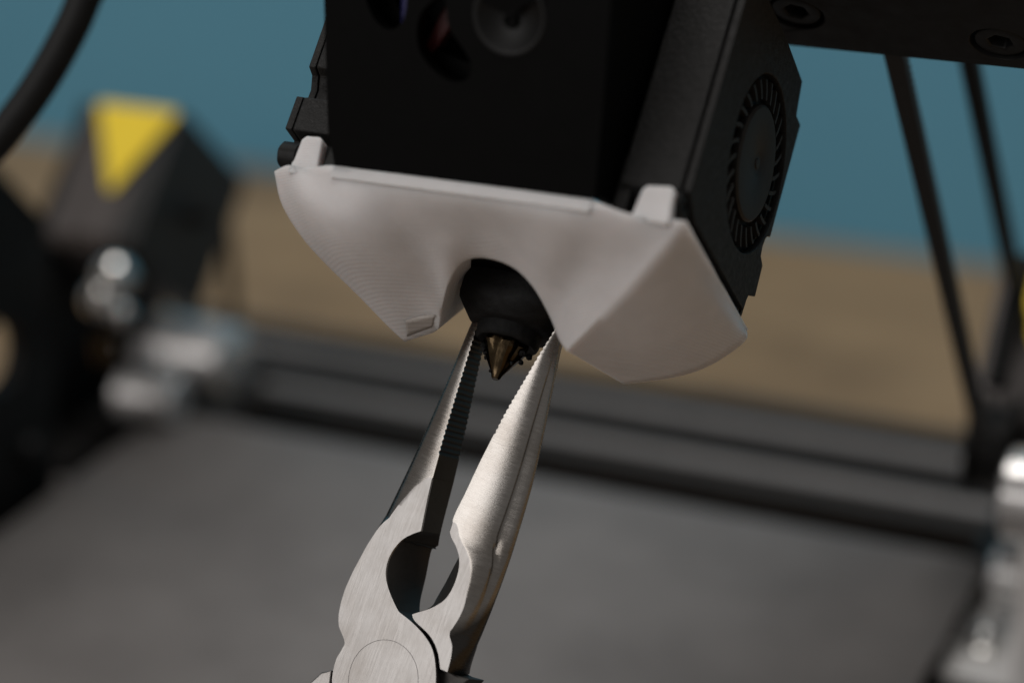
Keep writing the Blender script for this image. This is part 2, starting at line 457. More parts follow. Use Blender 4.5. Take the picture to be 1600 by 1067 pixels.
prism('web', [(-20, 2.6), (24, 2.6), (24, 18), (10, 26), (-8, 20)], [circle(8, 14, 4, 20)], 2, 4.5, 0, 'zinc', br, .3)
acorn(br, 'cap_nut', (-5, -6, 5.2), 3.0)
box('post', (5, -24, 2.6), (13, -14, 41), 'zinc', br, .8)
journal(br, (11, -19, 49), 10, 11)

# ------------------------------------------------------------------ toothed belts of the gantry
tb = thing('timing_belt', 'pair of black toothed belt runs slanting down behind the gantry plate', 'belt', (42, 150, 140))
def belt_run(a, b, side):
    a = Vector(a); b = Vector(b); d = (b - a).normalized(); nrm = Vector((0, d.z, -d.y)) * side
    w = Vector((1, 0, 0)) * 1.7
    o = Vector((42, 150, 140)); vs = []
    for p in (a, b):
        for q in (w + nrm * .8, w - nrm * .8, -w - nrm * .8, -w + nrm * .8): vs.append(tuple(p + q - o))
    fs = [(0, 1, 2, 3), (4, 5, 6, 7)] + [(k, (k + 1) % 4, 4 + (k + 1) % 4, 4 + k) for k in range(4)]
    link('belt_run', vs, fs, 'belt_rubber', tb, 30)
    n = int((b - a).length / 2); tv, tf = [], []
    for i in range(n):
        c = a + d * (2 * i + 1) - o; k = len(tv)
        for s in (-1, 1):
            for (u, h) in ((-.6, .8), (.6, .8), (.4, 1.6), (-.4, 1.6)):
                tv.append(tuple(c + w * s * .98 + d * u + nrm * h))
        tf += [(k, k + 1, k + 2, k + 3), (k + 4, k + 5, k + 6, k + 7)] + [(k + j, k + (j + 1) % 4, k + 4 + (j + 1) % 4, k + 4 + j) for j in range(4)]
    o_ = link('belt_teeth', tv, tf, 'belt_rubber', tb, None); o_['kind'] = 'stuff'
belt_run((42, 52, 279), (42, 154.4, 146.5), -1)
belt_run((42, 96, 273), (42, 190, 157), 1)
lathe('idler_pulley', [(11, -4.5), (11, -3.6), (8.5, -3.4), (8.5, 3.4), (11, 3.6), (11, 4.5)], 'beam', tb, 28, (0, 15, 1), 0)
lathe('idler_pulley', [(9, -4.5), (9, -3.6), (7, -3.4), (7, 3.4), (9, 3.6), (9, 4.5)], 'beam', tb, 28, (0, 40, 12), 0)
tube('tension_arm', [(0, 34, 38), (0, 24, 28), (0, 13, 16)], 2.6, 'beam', tb, 12, 10)

# ------------------------------------------------------------------ gantry plate above the head
pl = head_thing('gantry_plate', 'black steel gantry plate across the top right corner', 'plate')
prism('plate', [(17, -26), (120, -26), (120, 12.8), (17, 12.8)], [circle(30.7, 2, 4.75, 36), circle(63.3, 5.6, 4.75, 36)], 70, 75, 2, 'beam', pl, .15, 1)
box('carriage_block', (-30, -22, 75.2), (34, 13, 110), 'beam', pl, .8)
for (x, y) in ((30.7, 2), (63.3, 5.6)):
    b_ = prism('bolt', circle(x, y, 4.1, 36), [circle(x, y, 2.1, 6, .3)], 70.4, 75.6, 2, 'screw', pl, .35)
    prism('hex_socket', circle(x, y, 2.3, 6, .3), [], 72.2, 73.5, 2, 'screw', b_, 0)

# ------------------------------------------------------------------ blower fans
def blower(name, s, label, notch):
    t = head_thing(name, label, 'blower fan', 'part cooling blowers either side of the print head')
    cont = [(-29, 22.6), (-29, 56), (-25, 60.5), (-6, 61), (6.2, 60.5), (7.3, 57), (7.6, 56), (8, 55.1), (11.1, 55.1), (11.3, 34.7), (9.8, 34.1), (9.2, 33.3), (8.9, 31.9), (9.3, 30.4), (11.4, 29.6), (11.8, 24.3), (8.6, 23.2), (8.2, 22.2), (8.0, 20.2), (-6, 20.2), (-24, 20.2)]
    if notch:
        cont = [(-25, 22.5), (-25, 24.4), (-28.8, 24.6), (-28.7, 30.4), (-25.4, 31.6), (-25.3, 33.4), (-26.4, 35.4), (-28.2, 36), (-28.2, 57)] + cont[2:-2] + [(-6, 20.6), (-22, 20.6)]
    xs = sorted((s * 22.8, s * 32.0)); xc = sorted((s * 32.35, s * 33.5))
    prism('casing', cont, [], xs[0], xs[1], 0, 'blower', t, .3)
    cov = [(y * .985 - .1, 40 + (z - 40) * .985) for y, z in cont]
    prism('cover_plate', cov, [circle(-4.2, 40, 13.9, 56)], xc[0], xc[1], 0, 'blower', t, .15)
    lathe('rotor_hub', [(9.0, s * 32.1), (9.1, s * 33.2), (8.7, s * 33.5), (2.2, s * 33.55), (1.9, s * 33.4), (.9, s * 33.4), (.8, s * 33.6), (.05, s * 33.65)], 'rotor', t, 48, (0, -4.2, 40), 0)
    nb = 27
    bl = None
    for k in range(nb):
        a = 2 * math.pi * k / nb
        if bl is None:
            vs, fs = [], []
            for (rr, da) in ((9.9, 0), (10.9, .03), (11.9, .07), (13.0, .12)):
                for x in (s * 32.05, s * 33.15):
                    for e in (-.34, .34):
                        c, sn = math.cos(da), math.sin(da)
                        vs.append((x, rr * c - e * sn, rr * sn + e * c))
            for j in range(3):
                q = 4 * j
                fs += [(q, q + 4, q + 6, q + 2), (q + 1, q + 3, q + 7, q + 5), (q, q + 1, q + 5, q + 4), (q + 2, q + 6, q + 7, q + 3)]
            fs += [(0, 2, 3, 1), (12, 13, 15, 14)]
            bl = o = link('fan_blade', vs, fs, 'rotor', t, 30)
        else:
            o = bl.copy(); sc.collection.objects.link(o)
        o.location = Vector((0, -4.2, 40)) * MM; o.rotation_euler = (a, 0, 0)
    lathe('rotor_ring', [(9.2, s * 32.03), (13.8, s * 32.03), (13.8, s * 32.2), (9.2, s * 32.2)], 'shroud', t, 48, (0, -4.2, 40), 0)
    lathe('screw', [(2.0, -1.2), (2.0, .8), (1.5, 1.5), (.7, 1.5), (.6, .9), (.05, .9)], 'screw', t, 20, (s * 31.5, 7.6, 20.6), 0)
    lathe('screw', [(1.9, -1.6), (2.1, -1.4), (2.1, 1.4), (1.6, 1.8), (.8, 1.8), (.7, 1.0), (.05, 1.0)], 'screw', t, 20, (s * 31.2, -27.6, 20.8), 0,
          mod=lambda a, h: 1 + .03 * math.cos(14 * a))
    box('outlet_neck', (min(s * 23.2, s * 31.6), -23.4, 18.2), (max(s * 23.2, s * 31.6), 7.0, 20.0), 'shroud', t, .3)
    return t
blower('blower_fan', 1, 'black blower fan with round rotor opening on the right of the print head', False)
blower('blower_fan', -1, 'textured black blower fan peeking out left of the print head', True)

# ------------------------------------------------------------------ print head shroud
sh = head_thing('print_head_shroud', 'black moulded print head cover above the white duct', 'cover')
T_SL = .76; K_SL = math.hypot(1, T_SL)
def on_face(x, e, d=0.0):          # x across, e up the slanted face, d behind it
    z = 17.6 + e / K_SL; y = -33 - T_SL * e / K_SL
    return (x, y + d / K_SL, z + d * T_SL / K_SL)
def rrect(x0, x1, y0, y1, r, n=5):
    o = []
    for (cx, cy, a) in ((x1 - r, y0 + r, -90), (x1 - r, y1 - r, 0), (x0 + r, y1 - r, 90), (x0 + r, y0 + r, 180)):
        for k in range(n + 1):
            t = math.radians(a + 90 * k / n); o.append((cx + r * math.cos(t), cy + r * math.sin(t)))
    return o
def face_mesh(name, outline, holes, d0, d1, mat, parent, bev):
    bm = bmesh.new(); es = []
    for loop in [outline] + holes:
        vs = [bm.verts.new((p[0], p[1], 0)) for p in loop]
        for i in range(len(vs)): es.append(bm.edges.new((vs[i], vs[(i + 1) % len(vs)])))
    if holes: bmesh.ops.triangle_fill(bm, edges=es, use_beauty=True)
    else: bm.faces.new(list(bm.verts))
    ret = bmesh.ops.extrude_face_region(bm, geom=list(bm.faces))
    bmesh.ops.translate(bm, vec=(0, 0, 1), verts=[g for g in ret['geom'] if isinstance(g, bmesh.types.BMVert)])
    bmesh.ops.recalc_face_normals(bm, faces=bm.faces)
    for v in bm.verts: v.co = Vector(on_face(v.co.x, v.co.y, d0 + (d1 - d0) * v.co.z))
    bm_bevel(bm, bev, 3, 35)
    return wn(from_bm(name, bm, mat, parent, 60))
face_out = [(-20.4, .15), (-10, .05), (0, .05), (10, .05), (21.5, .15), (22.1, 12), (22.6, 28), (22.8, 62), (-23.2, 62), (-22.8, 28), (-22.1, 14), (-21.6, 5)]
def ring_pts(pts, n): return [(p.x, p.y) for p in catmull([(a, b, 0) for a, b in pts + [pts[0]]], n + 1)[:-1]]
h1 = ring_pts([(-16.3, 30), (-15.9, 26.1), (-15.3, 24.3), (-14.2, 22.5), (-12.6, 21.3), (-11.1, 21.35), (-9.8, 22.5), (-9.2, 24.4), (-9.1, 28), (-9.6, 32), (-12.5, 34)], 30)
h2 = ring_pts([(-3.2, 27.4), (-5.3, 25.7), (-6.9, 23.7), (-7.3, 20.9), (-6.5, 18.1), (-4.2, 15.9), (-1.6, 14.7), (.75, 15.2), (1.6, 16.8), (1.1, 18.4), (-.75, 20.6), (-2.3, 22.7), (-2.7, 25)], 36)
dish = circle(7.2, 24.9, 5.7, 40)
face_mesh('front_cover', face_out, [h1, h2, dish], 0, 2.2, 'shroud', sh, 0)
# concave button dish with its pin and curved lip
dv, df = [], []
nr, na = 8, 40
for j in range(nr + 1):
    rr = 5.9 * j / nr
    for i in range(na):
        a = 2 * math.pi * i / na
        dv.append(on_face(7.2 + rr * math.cos(a), 24.9 + rr * math.sin(a), 2.4 - 2.2 * (j / nr) ** 2.2))
for j in range(nr):
    for i in range(na): df.append((j * na + i, j * na + (i + 1) % na, (j + 1) * na + (i + 1) % na, (j + 1) * na + i))
dsh = link('finger_dish', dv, df, 'dish', sh, 40)
dsh.modifiers.new('thick', 'SOLIDIFY').thickness = .0006
face_mesh('centre_pin', circle(6.9, 24.1, .95, 24), [circle(6.9, 24.1, .5, 20)], 1.2, 2.6, 'shroud', sh, .15)
face_mesh('swirl_lip', ring_pts([(1.6, 27), (3.2, 26.4), (4.8, 25.9), (6.4, 25.4), (8.0, 25.6), (9.6, 26.8), (11, 27.4), (12.6, 26.8), (12, 29.5), (8, 31), (3.5, 30)], 40), [], .15, 1.0, 'shroud', sh, .25)
# cover side walls and top, behind the slanted face
for sx in (-1, 1):
    xo = 21.5 if sx > 0 else -20.4
    xt = 22.8 if sx > 0 else -23.2
    A = on_face(xo, .2, 2.3); B = on_face(xt, 61.5, 2.3)
    vs = []
    for dx in (0, -2.0 * sx):
        vs += [(A[0] + dx, A[1], A[2]), (B[0] + dx, B[1], B[2]), (B[0] + dx, -12, B[2]), (xt + dx, -12, 40), (xo + dx, -24, 24), (A[0] + dx, A[1] + 9, A[2] + 2.4)]
    n = 6
    link('side_wall', vs, [tuple(range(n)), tuple(range(n, 2 * n))] + [(k, (k + 1) % n, n + (k + 1) % n, n + k) for k in range(n)], 'shroud', sh, 30)
prism('side_clip', [(-28.5, 18.0), (-24.6, 18.4), (-24.2, 27), (-28.3, 27.4)], [], 22.3, 24.6, 0, 'blower', sh, .4)
prism('side_clip', [(-30.6, 17.9), (-25, 18.4), (-24, 24), (-29, 25.5)], [], -24.2, -21.2, 0, 'blower', sh, .5)
# cooling fan seen through the slots
cf = head_thing('heatsink_fan', 'dark fan with red and blue blade tints glimpsed through the cover slots', 'fan')
c0 = Vector(on_face(2, 34, 9))
face_mesh('fan_frame', rrect(-18.5, 19.5, 8, 58, 4), [circle(1, 34, 17.6, 40)], 5.5, 13, 'shroud', cf, .4)
face_mesh('back_plate', circle(1, 34, 18.4, 40), [], 12.8, 13.6, 'shroud', cf, .2)
for k, (cx, ce, rot, mt) in enumerate(((-5.4, 22.2, 62, 'red'), (-10.3, 25.6, 86, 'blue'), (-9.9, 33, 105, 'shroud'), (2, 19.5, 20, 'shroud'))):
    loop = []
    for (a, b) in ((-4.5, -.7), (0, -1.1), (4.5, -.5), (4.3, .6), (0, .7), (-4.3, .4)):
        r_ = math.radians(rot); loop.append((cx + a * math.cos(r_) - b * math.sin(r_), ce + a * math.sin(r_) + b * math.cos(r_)))
    face_mesh('fan_blade', loop, [], (4.4, 2.5)[k] if k < 2 else 6.5, (7.0, 5.0)[k] if k < 2 else 10, mt, cf, .2)

# ------------------------------------------------------------------ white fan duct
COLS = [[(-32.1, -29.6, 17.0), (-30.56, -27.0, 12.98), (-27.88, -23.0, 9.84), (-25.55, -18.0, 8.17), (-21.58, -11.0, 6.05), (-18.29, -5.0, 4.15), (-16.55, -1.0, 3.4)], [(-29.31, -31.0, 17.68), (-24.66, -30.0, 10.99), (-21.06, -24.0, 7.4), (-17.56, -15.0, 5.61), (-14.7, -7.0, 4.17), (-13.32, -3.0, 3.82)], [(-25.71, -31.5, 17.46), (-18.88, -31.0, 9.7), (-15.93, -24.5, 7.38), (-13.71, -17.0, 6.36), (-11.62, -9.0, 5.62), (-9.88, -5.0, 4.48)], [(-20.8, -33.0, 17.76), (-19.3, -33.3, 15.65), (-14.54, -30.5, 10.55), (-11.41, -23.0, 8.21), (-9.62, -15.5, 7.12), (-8.28, -8.0, 4.73)], [(-14.85, -33.0, 17.68), (-13.59, -33.3, 15.56), (-10.63, -29.5, 12.65), (-9.1, -23.0, 11.01), (-7.29, -18.0, 9.55), (-7.23, -11.0, 6.28)], [(-7.93, -33.0, 17.63), (-6.81, -33.3, 15.51), (-5.67, -30.0, 13.62), (-5.01, -25.5, 12.2), (-4.57, -22.0, 10.75), (-4.95, -16.0, 8.67)], [(-1.65, -33.0, 17.62), (-0.66, -33.3, 15.5), (-0.86, -30.0, 14.29), (-1.35, -26.0, 13.22), (-1.62, -23.0, 12.3), (-2.55, -18.5, 11.09)], [(4.25, -33.0, 17.57), (5.14, -33.3, 15.35), (4.16, -30.0, 14.46), (2.85, -26.0, 13.82), (1.87, -22.5, 13.04), (0.69, -18.5, 12.32)], [(10.68, -33.0, 17.5), (11.45, -33.3, 15.29), (10.68, -30.5, 14.08), (8.97, -26.0, 13.11), (7.23, -21.5, 12.17), (5.57, -18.5, 11.54)], [(16.7, -33.0, 17.49), (17.38, -33.3, 15.18), (16.54, -30.5, 13.36), (14.42, -26.0, 11.61), (11.6, -20.5, 10.33), (9.09, -16.5, 9.49)], [(21.67, -33.0, 17.45), (22.17, -33.0, 15.38), (20.89, -28.5, 13.41), (17.6, -22.0, 11.36), (13.69, -15.5, 9.05), (11.14, -12.0, 6.85)], [(27.26, -31.5, 16.93), (27.13, -30.5, 14.65), (24.67, -26.5, 12.34), (21.02, -21.5, 9.51), (16.55, -15.5, 6.34), (12.64, -10.5, 4.45)], [(34.6, -30.0, 17.67), (33.82, -29.5, 16.49), (31.46, -28.0, 13.43), (26.82, -24.0, 9.23), (21.27, -18.5, 5.53), (15.13, -12.0, 2.2)]]
BACK_R = [(18.87, 5.0, 4.33), (26.18, 5.0, 6.62), (30.77, 5.0, 8.99), (33.95, 5.5, 12.2), (35.61, 6.5, 15.28), (34.4, 9.0, 17.9)]
BACK_L = [(-19.2, 4.0, 5.6), (-22.5, 2, 8.5), (-25.8, 0, 11), (-28.6, -2, 13.2), (-30.8, 2, 15.5), (-32.2, 8, 18)]
KARCH = [(-19.2, 4, 5.6), (-16, 6, 9.0), (-12.0, 7, 13.7), (-12.0, 7, 15.2), (-11.6, 6, 16.4), (-10.2, 2, 17.0), (-2.4, -16.6, 12.9), (0.7, -16.6, 14.2), (5.4, -16.4, 13.6), (9.0, -14.4, 11.6), (13.0, -8, 9.5), (16, 2, 7), (18.87, 5, 4.33)]
BACKTOP_Y = [8, 8, 8, 8, 7, 3, -27, -29, -29, -27, -10, 6, 8]
fd = head_thing('fan_duct', 'white printed twin-nozzle fan duct under the black print head', 'fan duct')
NS, NT = 44, 110
cols = [catmull(c, NS) for c in COLS]
rows = []
def spline_uniform(pts, n):
    P = [pts[0] * 2 - pts[1]] + list(pts) + [pts[-1] * 2 - pts[-2]]; out = []
    for k in range(n):
        q = k * (len(pts) - 1) / (n - 1); i = min(len(pts) - 2, int(q)); t = q - i
        a, b, c, d = P[i], P[i + 1], P[i + 2], P[i + 3]
        out.append(.5 * ((2 * b) + (c - a) * t + (2 * a - 5 * b + 4 * c - d) * t * t + (3 * b - a - 3 * c + d) * t ** 3))
    return out
for i in range(NS): rows.append(spline_uniform([c[i] for c in cols], NT))
for it in range(36):
    new = [r_[:] for r_ in rows]
    for i in range(2, NS - 1):
        for j in range(1, NT - 1):
            new[i][j] = rows[i][j] * .4 + (rows[i - 1][j] + rows[i + 1][j] + rows[i][j - 1] + rows[i][j + 1]) * .15
    rows = new
karch = []
for k in range(NT):
    q = k * 12 / (NT - 1); i = min(11, int(q)); karch.append(Vector(KARCH[i]).lerp(Vector(KARCH[i + 1]), q - i))
back_top = []
for j in range(NT):
    p = rows[0][j]; back_top.append(Vector((p.x, interp([(k * (NT - 1) / 12, y) for k, y in enumerate(BACKTOP_Y)], j) + abs(p.x) / 33, 17.95)))
V, Fc, idx = [], [], {}
def vid(p):
    k = (round(p[0], 3), round(p[1], 3), round(p[2], 3))
    if k not in idx: idx[k] = len(V); V.append(tuple(p))
    return idx[k]
def patch(grid):
    for a, b in zip(grid, grid[1:]):
        for k in range(len(a) - 1):
            q = [vid(a[k]), vid(a[k + 1]), vid(b[k + 1]), vid(b[k])]
            u = []
            for x in q:
                if x not in u: u.append(x)
            if len(u) >= 3: Fc.append(tuple(u))
patch(rows)                                                                   # front
NB = 14
patch([[rows[-1][j].lerp(karch[j], t / NB) for j in range(NT)] for t in range(NB + 1)])   # arch tunnel
patch([[karch[j].lerp(back_top[j], t / 6) for j in range(NT)] for t in range(7)])         # back
patch([[back_top[j].lerp(rows[0][j], t / 4) for j in range(NT)] for t in range(5)])       # top
def facet(ridge, back, bulge):
    n = len(ridge); g = []
    for i in range(n):
        a = ridge[i]; b = back[i]; row = []
        for k in range(NB + 1):
            t = k / NB; p = a.lerp(b, t); row.append(p + Vector(bulge) * math.sin(math.pi * t) * math.sin(math.pi * i / (n - 1)))
        g.append(row)
    patch(g)
    top_row, bot_row = g[0], g[-1]
    return top_row
ridge_r = [r_[-1] for r_ in rows]; ridge_l = [r_[0] for r_ in rows]
bkr = catmull(BACK_R, NS)[::-1]; bkl = catmull(BACK_L, NS)[::-1]
bkr[-1] = karch[-1]; bkl[-1] = karch[0]; bkr[0] = back_top[-1]; bkl[0] = back_top[0]
facet(ridge_r, bkr, (.6, 0, -.5)); facet(ridge_l, bkl, (-.1, 0, 0.3))
for bk, ja, side in ((bkr, NT - 1, 1), (bkl, 0, -1)):                            # close the small back flap
    a = [bk[k] for k in range(NS)]
    b = [karch[ja].lerp(back_top[ja], 1 - k / (NS - 1)) for k in range(NS)]
    patch([a, b])
shell = link('duct_shell', V, Fc, 'duct', fd, 74)
prism('clip_tab', [(-28.9, 16.4), (-28.8, 18.2), (-28.6, 18.8), (-28.5, 22.2), (-27.9, 22.9), (-25.6, 23.0), (-25.0, 22.5), (-24.5, 18.9), (-24.3, 18.0), (-24.2, 16.4)], [], -31.15, -28.9, 1, 'duct_tab', fd, .35, 3)
prism('clip_tab', [(26.6, 16.4), (26.8, 17.6), (27.2, 21.3), (27.8, 22.0), (31.4, 22.3), (32.0, 21.8), (32.2, 19.2), (32.4, 17.9), (32.5, 16.4)], [], -31.05, -28.9, 1, 'duct_tab', fd, .45, 3)
# crisp mounting lip along the top edge and the thin bridged skin over the left outlet
lp = []
for k in range(25):
    x = -20.3 + 41.6 * k / 24
    lp.append(x)
lv, lf = [], []
sec = [(-31.0, 17.72), (-33.1, 17.75), (-33.38, 17.55), (-33.46, 15.9), (-33.36, 15.7), (-31.0, 15.5)]
for x in lp:
    for (y, z) in sec: lv.append((x, y + .012 * (abs(x) - 10) * (abs(x) > 10), z))
for k in range(24):
    for j in range(6): lf.append((k * 6 + j, k * 6 + (j + 1) % 6, (k + 1) * 6 + (j + 1) % 6, (k + 1) * 6 + j))
lf += [tuple(range(6)), tuple(range(144, 150))]
link('mounting_lip', lv, lf, 'duct', fd, 50)
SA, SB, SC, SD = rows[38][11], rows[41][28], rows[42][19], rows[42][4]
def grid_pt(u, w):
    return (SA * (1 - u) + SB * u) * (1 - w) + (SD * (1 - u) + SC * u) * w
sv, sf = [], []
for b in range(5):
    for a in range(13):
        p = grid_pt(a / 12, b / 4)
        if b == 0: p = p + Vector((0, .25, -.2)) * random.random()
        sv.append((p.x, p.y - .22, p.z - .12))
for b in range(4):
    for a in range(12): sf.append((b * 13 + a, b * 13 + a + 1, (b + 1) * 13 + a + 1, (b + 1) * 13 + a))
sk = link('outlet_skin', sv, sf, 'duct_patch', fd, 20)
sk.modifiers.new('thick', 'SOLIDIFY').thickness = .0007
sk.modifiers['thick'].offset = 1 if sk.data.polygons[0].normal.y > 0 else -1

# ------------------------------------------------------------------ hot end
he = head_thing('hot_end', 'black silicone-socked hot end with a sooty brass nozzle', 'hot end')
def sq_ring(h, e):
    def f(a):
        c, s = abs(math.cos(a)), abs(math.sin(a))
        return 1.0 / ((c ** e + s ** e) ** (1 / e))
    return f
vs, fs = [], []
stack = [(3.9, 6.15, 2), (4.6, 5.9, 2), (5.0, 6.2, 2), (5.15, 6.6, 2), (5.2, 7.9, 2), (5.25, 8.15, 2), (6.2, 8.3, 2.4), (6.6, 8.55, 2.6), (7.75, 10.3, 3.8), (8.0, 10.8, 4.4), (8.1, 11.6, 4.6), (8.0, 16, 4.8), (7.8, 22, 5), (7.6, 30, 5)]
n = 64
for (h, z, e) in stack:
    f = sq_ring(h, e)
    for i in range(n):
        a = 2 * math.pi * i / n; q = h * f(a); vs.append((q * math.cos(a), q * math.sin(a), z))
for j in range(len(stack) - 1):
    for i in range(n): fs.append((j * n + i, j * n + (i + 1) % n, (j + 1) * n + (i + 1) % n, (j + 1) * n + i))
fs.append(tuple(range(n))); fs.append(tuple(range((len(stack) - 1) * n, len(stack) * n)))
link('silicone_sock', vs, fs, 'rubber', he, 40)
def hexmod(a, h):
    k = min(1.0, max(0.0, (h - 1.2) / 4.0))
    b = (a % (math.pi / 3)) - math.pi / 6
    return 1 - .16 * (1 - abs(b) / (math.pi / 6)) * min(1, .35 + k) + .025 * math.sin(7 * a + 3 * h)
nz = lathe('nozzle', [(.25, .02), (.55, .0), (.75, .25), (.95, .8), (1.6, 1.8), (2.6, 3.3), (3.5, 4.6), (3.9, 5.4), (3.8, 6.6)], 'brass', he, 48, (0, 0, 0), 2, hexmod, 25)
for (x, y, z, r_) in ((-2.6, -1.6, 3.9, .42), (-2.0, -2.2, 3.2, .3), (-2.3, -.8, 3.0, .3), (-.9, -.5, 1.1, .32), (3.6, -1.0, 4.5, .45), (4.2, .3, 4.6, .5), (3.1, .5, 3.6, .4), (-3.1, -1.2, 4.8, .45), (2.2, -.9, 2.7, .3)):
    bm = bmesh.new(); bmesh.ops.create_icosphere(bm, subdivisions=2, radius=r_)
    for v in bm.verts:
        v.co *= 1 + random.uniform(-.3, .35); v.co += Vector((x, y, z))
    from_bm('burnt_residue', bm, 'rubber', nz)
box('heater_block', (-7.0, -10.5, 15), (7.0, 9.5, 29), 'shroud', he, .8)

# ------------------------------------------------------------------ needle-nose pliers
PU, PV, PW = (0.98098, -0.15807, -0.11267), (0.17641, 0.48376, 0.85724), (-0.081, -0.86081, 0.50244)
pm = Matrix.Identity(4)
for k in range(3): pm[k][0] = PU[k]; pm[k][1] = PV[k]; pm[k][2] = PW[k]
pm.translation = Vector((0.0, 4.94975, 222.24264)) * MM
pliers = bpy.data.objects.new('needle_nose_pliers', None); sc.collection.objects.link(pliers)
pliers.matrix_world = pm; pliers.empty_display_size = .01
tag(pliers, 'steel needle-nose pliers with open jaws around the brass nozzle', 'pliers')
LI = [[(-4.98, 3.39), (-4.87, 0.17), (-4.46, -4.0), (-3.7, -11.75), (-2.9, -19.08), (-1.93, -26.16), (-0.9, -32.1)],
      [(-0.9, -32.1), (-2.3, -33.2), (-3.56, -34.6), (-4.4, -36.64), (-4.58, -38.6), (-4.15, -40.4), (-3.0, -42.1), (-1.2, -43.8), (0.3, -44.95)],
      [(0.3, -44.95), (3.51, -45.75), (6.3, -46.9), (8.28, -48.4), (9.83, -50.82), (10.8, -53.45), (11.0, -56.0), (10.4, -59), (8.5, -62)]]
LB = [[(-4.98, 3.39), (-4.82, -3.4), (-3.5, -14), (-3.06, -18.4), (-1.8, -30.7), (-1.1, -34.5)], [(-1.1, -34.5), (-2.1, -34.8), (-1.42, -39.2), (-0.53, -44.2), (2, -47), (9.5, -52), (10.4, -59), (8.5, -62)]]
LO = [[(-6.65, 3.36), (-7.0, 0.0), (-7.36, -8.49), (-8.02, -18.4), (-8.88, -27.86), (-9.75, -37.34), (-10.3, -42.5), (-10.4, -46.0), (-9.9, -49.2), (-9.1, -50.9)],
      [(-9.1, -50.9), (-7.2, -52.7), (-7.2, -54), (-7.5, -56), (-6.9, -59), (-5, -62)]]
RI = [[(7.85, 5.83), (7.64, 3.86), (7.0, 0.25), (6.4, -3.39), (5.6, -7.89), (5.1, -11.0), (4.75, -14.48), (4.2, -19.78), (3.85, -24.1), (3.5, -27.41), (3.6, -30.5)],
      [(3.6, -30.5), (4.3, -31.3), (5.45, -32.16), (6.66, -33.6), (7.32, -35.45), (7.43, -38.03), (6.84, -40.35), (5.25, -42.31), (3.3, -43.8), (2.35, -44.5)],
      [(2.35, -44.5), (3.2, -45.25), (6.5, -46.4), (8.69, -48.1), (10.33, -50.6)]]
RB = [[(7.85, 5.83), (7.0, 0.25), (5.1, -11.0), (4.2, -19.78), (3.6, -30.5), (2.9, -34.2), (2.2, -38.9), (1.53, -42.9), (2.2, -45.2), (6.5, -46.6), (10.33, -50.6)]]
RO = [[(9.2, 5.83), (8.9, 2.2), (9.89, -3.49), (11.25, -11.44), (12.4, -19.45), (13.0, -27.64), (13.2, -32.5), (13.2, -37.67), (12.9, -44.0), (12.21, -50.71)]]
def fn(segs):
    q = []
    for sg in segs:
        q += [(p.y, p.x) for p in catmull([(a, b, 0) for a, b in sg], 60)]
    q.sort(); return lambda v: interp(q, v)
TE_L = [(-62, 24.0), (-47, 18), (-44, 12), (-40, 8.2), (-36, 6.2), (-32, 5.0), (-28, 4.2), (-25, 3.78), (-18, 3.3), (-8, 2.7), (0, 2.2), (3, 1.8), (6, 1.5)]
TE_R = [(-60, 5.6), (-44, 5.2), (-38, 4.2), (-32, 3.85), (-25, 3.55), (-18, 3.3), (-8, 2.7), (0, 2.2), (3, 1.8), (6, 1.5)]
TF = [(-60, 3.75), (-25, 3.7), (-15, 3.6), (6, 3.0)]
